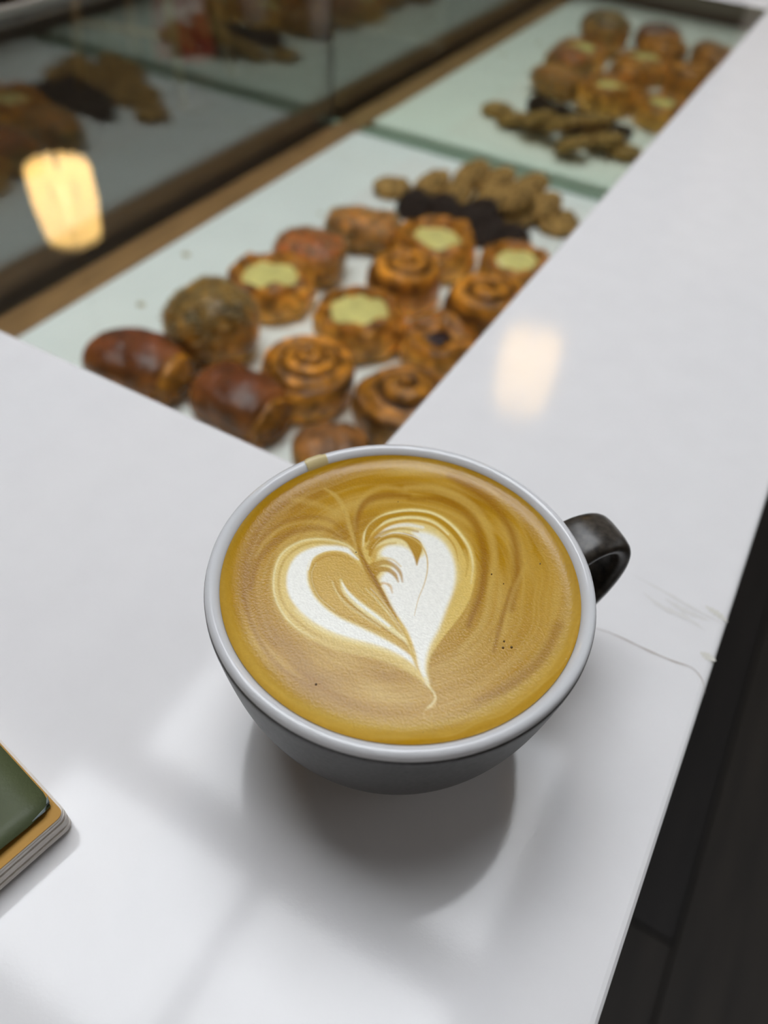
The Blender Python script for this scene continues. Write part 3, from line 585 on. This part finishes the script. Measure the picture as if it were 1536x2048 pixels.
# pale foam along the right edge
bm = bmesh.new(); r5 = random.Random(3)
for k in range(120):
    t = r5.random(); ex = 1150+14*math.sin(math.pi*t)-30*max(t-.6, 0)*2+r5.gauss(0, 2.5); ey = 1150+190*t; p = at(ex, ey, ZS+.0006); r_ = r5.uniform(.00008, .00022)
    if math.hypot(p[0]-CX, p[1]-CY) > .0432: continue
    q = bmesh.ops.create_icosphere(bm, subdivisions=1, radius=r_); bmesh.ops.translate(bm, verts=q['verts'], vec=Vector((p[0]-CX, p[1]-CY, .0013*math.exp(-(.0432-math.hypot(p[0]-CX, p[1]-CY))/.0019))))
me = bpy.data.meshes.new('edge_foam'); bm.to_mesh(me); bm.free(); me.materials.append(pmat('pale_foam', (.72, .58, .26), .15)); bo = bpy.data.objects.new('edge_foam', me); COL.objects.link(bo); bo.parent = lat; bo['kind'] = 'stuff'
# milk drip on the rim
dp = []; cps = [(612, 915), (655, 910)]
A0 = [at(x_, y_, .0575) for x_, y_ in ((608, 926), (632, 918), (652, 913))]
a0 = math.atan2(A0[0][1]-CY, A0[0][0]-CX); a1 = math.atan2(A0[2][1]-CY, A0[2][0]-CX)
secp = [(.0472, .05705), (.0467, .0579), (.0460, .0582), (.0452, .05805), (.0446, .0576), (.0441, .0571), (.0436, .0562), (.0433, .0552)]
V = []; nA = 22
for i in range(nA+1):
    t = i/nA; a_ = a0+(a1-a0)*t; sh = math.sin(math.pi*t)**.5
    for k, (r_, z_) in enumerate(secp):
        kk = k/7; lim = 1-.55*abs(2*t-1)**2; r2 = .0433+(r_-.0433)*1; off = .00018*sh if kk > (1-lim)*.5 else -.0007
        aa = a_+.01*math.sin(kk*9)*sh; V.append((r2*math.cos(aa), r2*math.sin(aa), z_+off-.0001))
mesh('milk_drip', V, [(i*8+k, i*8+k+1, (i+1)*8+k+1, (i+1)*8+k) for i in range(nA) for k in range(7)], m_milk, cup)['label'] = 'dried beige milk drip on the far rim'

# ------------------------------------------------------------------ notebook at the left edge
bk = empty('notebook', (-.0968, .0322, 0), math.radians(-10)); tag(bk, 'worn green-covered book at the left edge of the counter', 'book')
m_cover = pmat('green_cover', (.068, .085, .036), .55, nscale=90, var=.10, bump=.35, bscale=900, bdist=.0003)
m_page = pmat('page_block', (.74, .70, .65), .8, nscale=1, var=.10, stretch=(4, 4, 2600)); m_orange = pmat('orange_endpaper', (.46, .24, .035), .6, nscale=30, var=.06); m_back = pmat('back_cover_grey', (.40, .41, .41), .5); m_black = pmat('worn_black_corner', (.02, .025, .035), .6)
BWd, BLn = .135, .205
def rr(x0, y0, x1, y1, r, sag=0):   # outline with the visible corner (x1, y1) rounded
    pts = [(x0, y0), (x1, y0)]+[(x1-r+r*math.cos(a), y1-r+r*math.sin(a)) for a in np.linspace(0, math.pi/2, 7)]+[(x0, y1)]
    return pts
prism('back_cover', rr(-BWd, -BLn, -.0012, -.0010, .003), .0002, .0011, m_back, bk, .0002, 1)
for k in range(8): prism('page_stack', rr(-BWd, -BLn, -.0006+.00025*math.sin(k*2.2), -.0006+.0002*math.cos(k*3), .0025), .0012+k*.00105, .0012+(k+1)*.00105-.00003, m_page, bk, .0001, 1)
o = prism('endpaper', rr(-BWd, -BLn, -.0004, -.0012, .002), .0098, .0101, m_orange, bk); o['label'] = 'orange sheet showing under the cover'
# the cover lifts a little along its free edge
nx, ny = 26, 30; V = []
for lay in (0, 1):
    for i in range(nx+1):
        for j in range(ny+1):
            x = -BWd+(BWd-.0032)*i/nx; y = -BLn+(BLn-.0016)*j/ny
            if i == nx and j == ny: x -= .0008; y -= .0008
            z = .0103+.0036*(i/nx)**3*min((1-j/ny)*5+.25, 1)-lay*.00045
            V.append((x, y, z))
n1 = (nx+1)*(ny+1); I = lambda i, j, l: l*n1+i*(ny+1)+j; F = []
for i in range(nx):
    for j in range(ny): F += [(I(i, j, 0), I(i+1, j, 0), I(i+1, j+1, 0), I(i, j+1, 0)), (I(i, j, 1), I(i, j+1, 1), I(i+1, j+1, 1), I(i+1, j, 1))]
for i in range(nx): F += [(I(i, 0, 1), I(i+1, 0, 1), I(i+1, 0, 0), I(i, 0, 0)), (I(i, ny, 0), I(i+1, ny, 0), I(i+1, ny, 1), I(i, ny, 1))]
for j in range(ny): F += [(I(0, j, 0), I(0, j+1, 0), I(0, j+1, 1), I(0, j, 1)), (I(nx, j, 1), I(nx, j+1, 1), I(nx, j+1, 0), I(nx, j, 0))]
o = mesh('front_cover', V, F, m_cover, bk); o['label'] = 'dark olive green card cover'
tube('worn_corner', [(-.0062, -.0016, .01185), (-.0046, -.0024, .0120), (-.0036, -.0042, .01205), (-.0033, -.0075, .0123)], [.0001, .0004, .0004, .0001], pmat('scuffed_edge', (.20, .24, .25), .6), bk, 8)['label'] = 'scuffed grey corner of the cover'

# ------------------------------------------------------------------ pendant lamps
m_lampglass = emat('lit_amber_glass', lin((255, 206, 124)), LAMP); m_bulb = emat('lamp_bulb', lin((255, 214, 140)), LAMP*1.3); m_cord = pmat('black_cord', (.01, .01, .01), .5); m_brass = pmat('aged_brass', (.35, .25, .12), .35, metal=.8)
def lamp(px_, py_, D, R, h, label):
    d = FV+RV*(px_-768)/FPX-UV*(py_-1024)/FPX; d = d/np.linalg.norm(d); c = np.array([0, 0, -CH])+d*[1, 1, -1]*D
    e = empty('pendant_lamp', tuple(c)); tag(e, label, 'pendant lamp', 'pendant lamps over the counter')
    for k in range(14):
        a_ = 2*math.pi*k/14; x_, y_ = R*math.cos(a_), R*math.sin(a_)
        tube('glass_rod', [(x_*1.0, y_*1.0, -h/2), (x_*1.02, y_*1.02, 0), (x_*.86, y_*.86, h/2)], R*.17, m_lampglass, e, 6)
    revolve('bulb', [(.001, -h*.28), (R*.3, -h*.22), (R*.42, 0), (R*.3, h*.2), (R*.15, h*.36)], 12, m_bulb, e)
    revolve('cap', [(R*.35, h/2-.02), (R*.3, h/2+.0), (R*.25, h/2+.03), (.008, h/2+.05)], 20, m_brass, e)
    revolve('diffuser', [(.0001, -h/2+.004), (R*.8, -h/2+.002), (R*1.03, -h/2+.006), (R*1.0, -h/2+.012)], 20, m_lampglass, e)
    tube('finial', [(0, 0, -h/2-.03), (0, 0, -h/2+.02)], .004, m_brass, e, 6)
    tube('cord', [(0, 0, h/2+.05), (0, 0, ZC-c[2]-.001)], .0025, m_cord, e, 6)
lamp(130, 398, 1.9, .056, .15, 'warm glass pendant lamp mirrored in the glass top at the left')
lamp(1052, 745, 1.5, .047, .14, 'warm glass pendant lamp mirrored in the white counter at the right')

# ------------------------------------------------------------------ things beyond the glass, on the floor
m_stool = pmat('stool_wood', (.62, .40, .18), .5, nscale=10, var=.2, stretch=(1, 1, .2)); m_red = pmat('red_cloth', (.62, .022, .028), .8, nscale=8, var=.35); m_wh = pmat('white_ceramic', (.62, .60, .64), .4)
st = empty('wooden_stool', (-2.36, 2.45, ZF), .2); tag(st, 'wooden stool with splayed legs seen through the case glass', 'stool')
for sx_ in (-1, 1):
    for sy_ in (-1, 1): tube('leg', [(sx_*.22, sy_*.2, .0), (sx_*.15, sy_*.13, .62)], [.014, .019], m_stool, st, 10)
revolve('seat', [(.16, .62), (.185, .632), (.185, .65), (.16, .66), (.0001, .652)], 32, m_wood_dark, st)
for z_ in (.22,): tube('stretcher', [(-.195, -.175, z_), (.195, -.175, z_)], .009, m_stool, st, 8)
def cloth(name, x, y, z0, w, h, d, label, cat, rz, seed):
    e = empty(name, (x, y, z0), rz); tag(e, label, cat); nu, nv = 40, 14; V = []
    for i in range(nv+1):
        t = i/nv
        for j in range(nu):
            a_ = 2*math.pi*j/nu; k = 1+.14*math.sin(5*a_+seed)+.1*math.sin(9*a_+3*t); s_ = (1-.35*t)*k
            V.append((w/2*math.cos(a_)*s_, d/2*math.sin(a_)*s_, h*t+.01*math.sin(a_*3)))
    F = [(i*nu+j, i*nu+(j+1) % nu, (i+1)*nu+(j+1) % nu, (i+1)*nu+j) for i in range(nv) for j in range(nu)]+[tuple(range(nu))[::-1], tuple(nv*nu+j for j in range(nu))]
    mesh('bag_body', V, F, m_red, e)
    for s_ in (-1, 1): tube('bag_handle', [(-w*.18, s_*d*.2, h*.97), (-w*.14, s_*d*.25, h*1.2), (0, s_*d*.27, h*1.28), (w*.14, s_*d*.25, h*1.2), (w*.18, s_*d*.2, h*.97)], .008, m_red, e, 6)
cloth('cloth_bag', -2.44, 2.70, ZF+.012, .22, .42, .2, 'soft red cloth bag on the floor behind the stool', 'bag', .4, 1)
for (x_, y_, h_, r_, lb) in ((-2.52, 3.30, .26, .075, 'tall white planter beyond the glass, left of the corner seam'), (-2.16, 3.30, .20, .06, 'smaller cream planter beside the tall white one')):
    e = empty('floor_planter', (x_, y_, ZF)); tag(e, lb, 'planter'); revolve('pot', [(r_*.7, 0), (r_*.85, h_*.1), (r_, h_), (r_*.9, h_), (r_*.85, h_*.9), (.0001, h_*.88)], 28, m_wh, e)
    LV = []; LF = []; r3 = random.Random(int(r_*1000))
    for q in range(26):
        a_ = r3.uniform(0, 6.28); l_ = r3.uniform(.10, .22); w_ = .02; c_, s_ = math.cos(a_), math.sin(a_); n0 = len(LV); up = r3.uniform(.4, 1.4)
        for t in (0, .5, 1): 
            ww = w_*(.3, 1, .1)[int(t*2)]; LV += [(c_*l_*t-s_*ww, s_*l_*t+c_*ww, h_*.9+l_*up*(t-.45*t*t)), (c_*l_*t+s_*ww, s_*l_*t-c_*ww, h_*.9+l_*up*(t-.45*t*t)+.004)]
        LF += [(n0, n0+1, n0+3, n0+2), (n0+2, n0+3, n0+5, n0+4)]
    fo = mesh('foliage', LV, LF, pmat('olive_leaf', (.06, .065, .015), .5), e); fo['kind'] = 'stuff'
bb = empty('bench', (-3.2, 1.9, ZF), .0); tag(bb, 'dark low bench across the room beyond the case', 'bench')
box('seat', (-.25, -.9, .38), (.25, .9, .45), m_wood_dark, bb, .01)
for sx_ in (-1, 1):
    for sy_ in (-1, 1): box('leg', (sx_*.19-.025, sy_*.8-.025, 0), (sx_*.19+.025, sy_*.8+.025, .379), m_wood_dark, bb, .004)
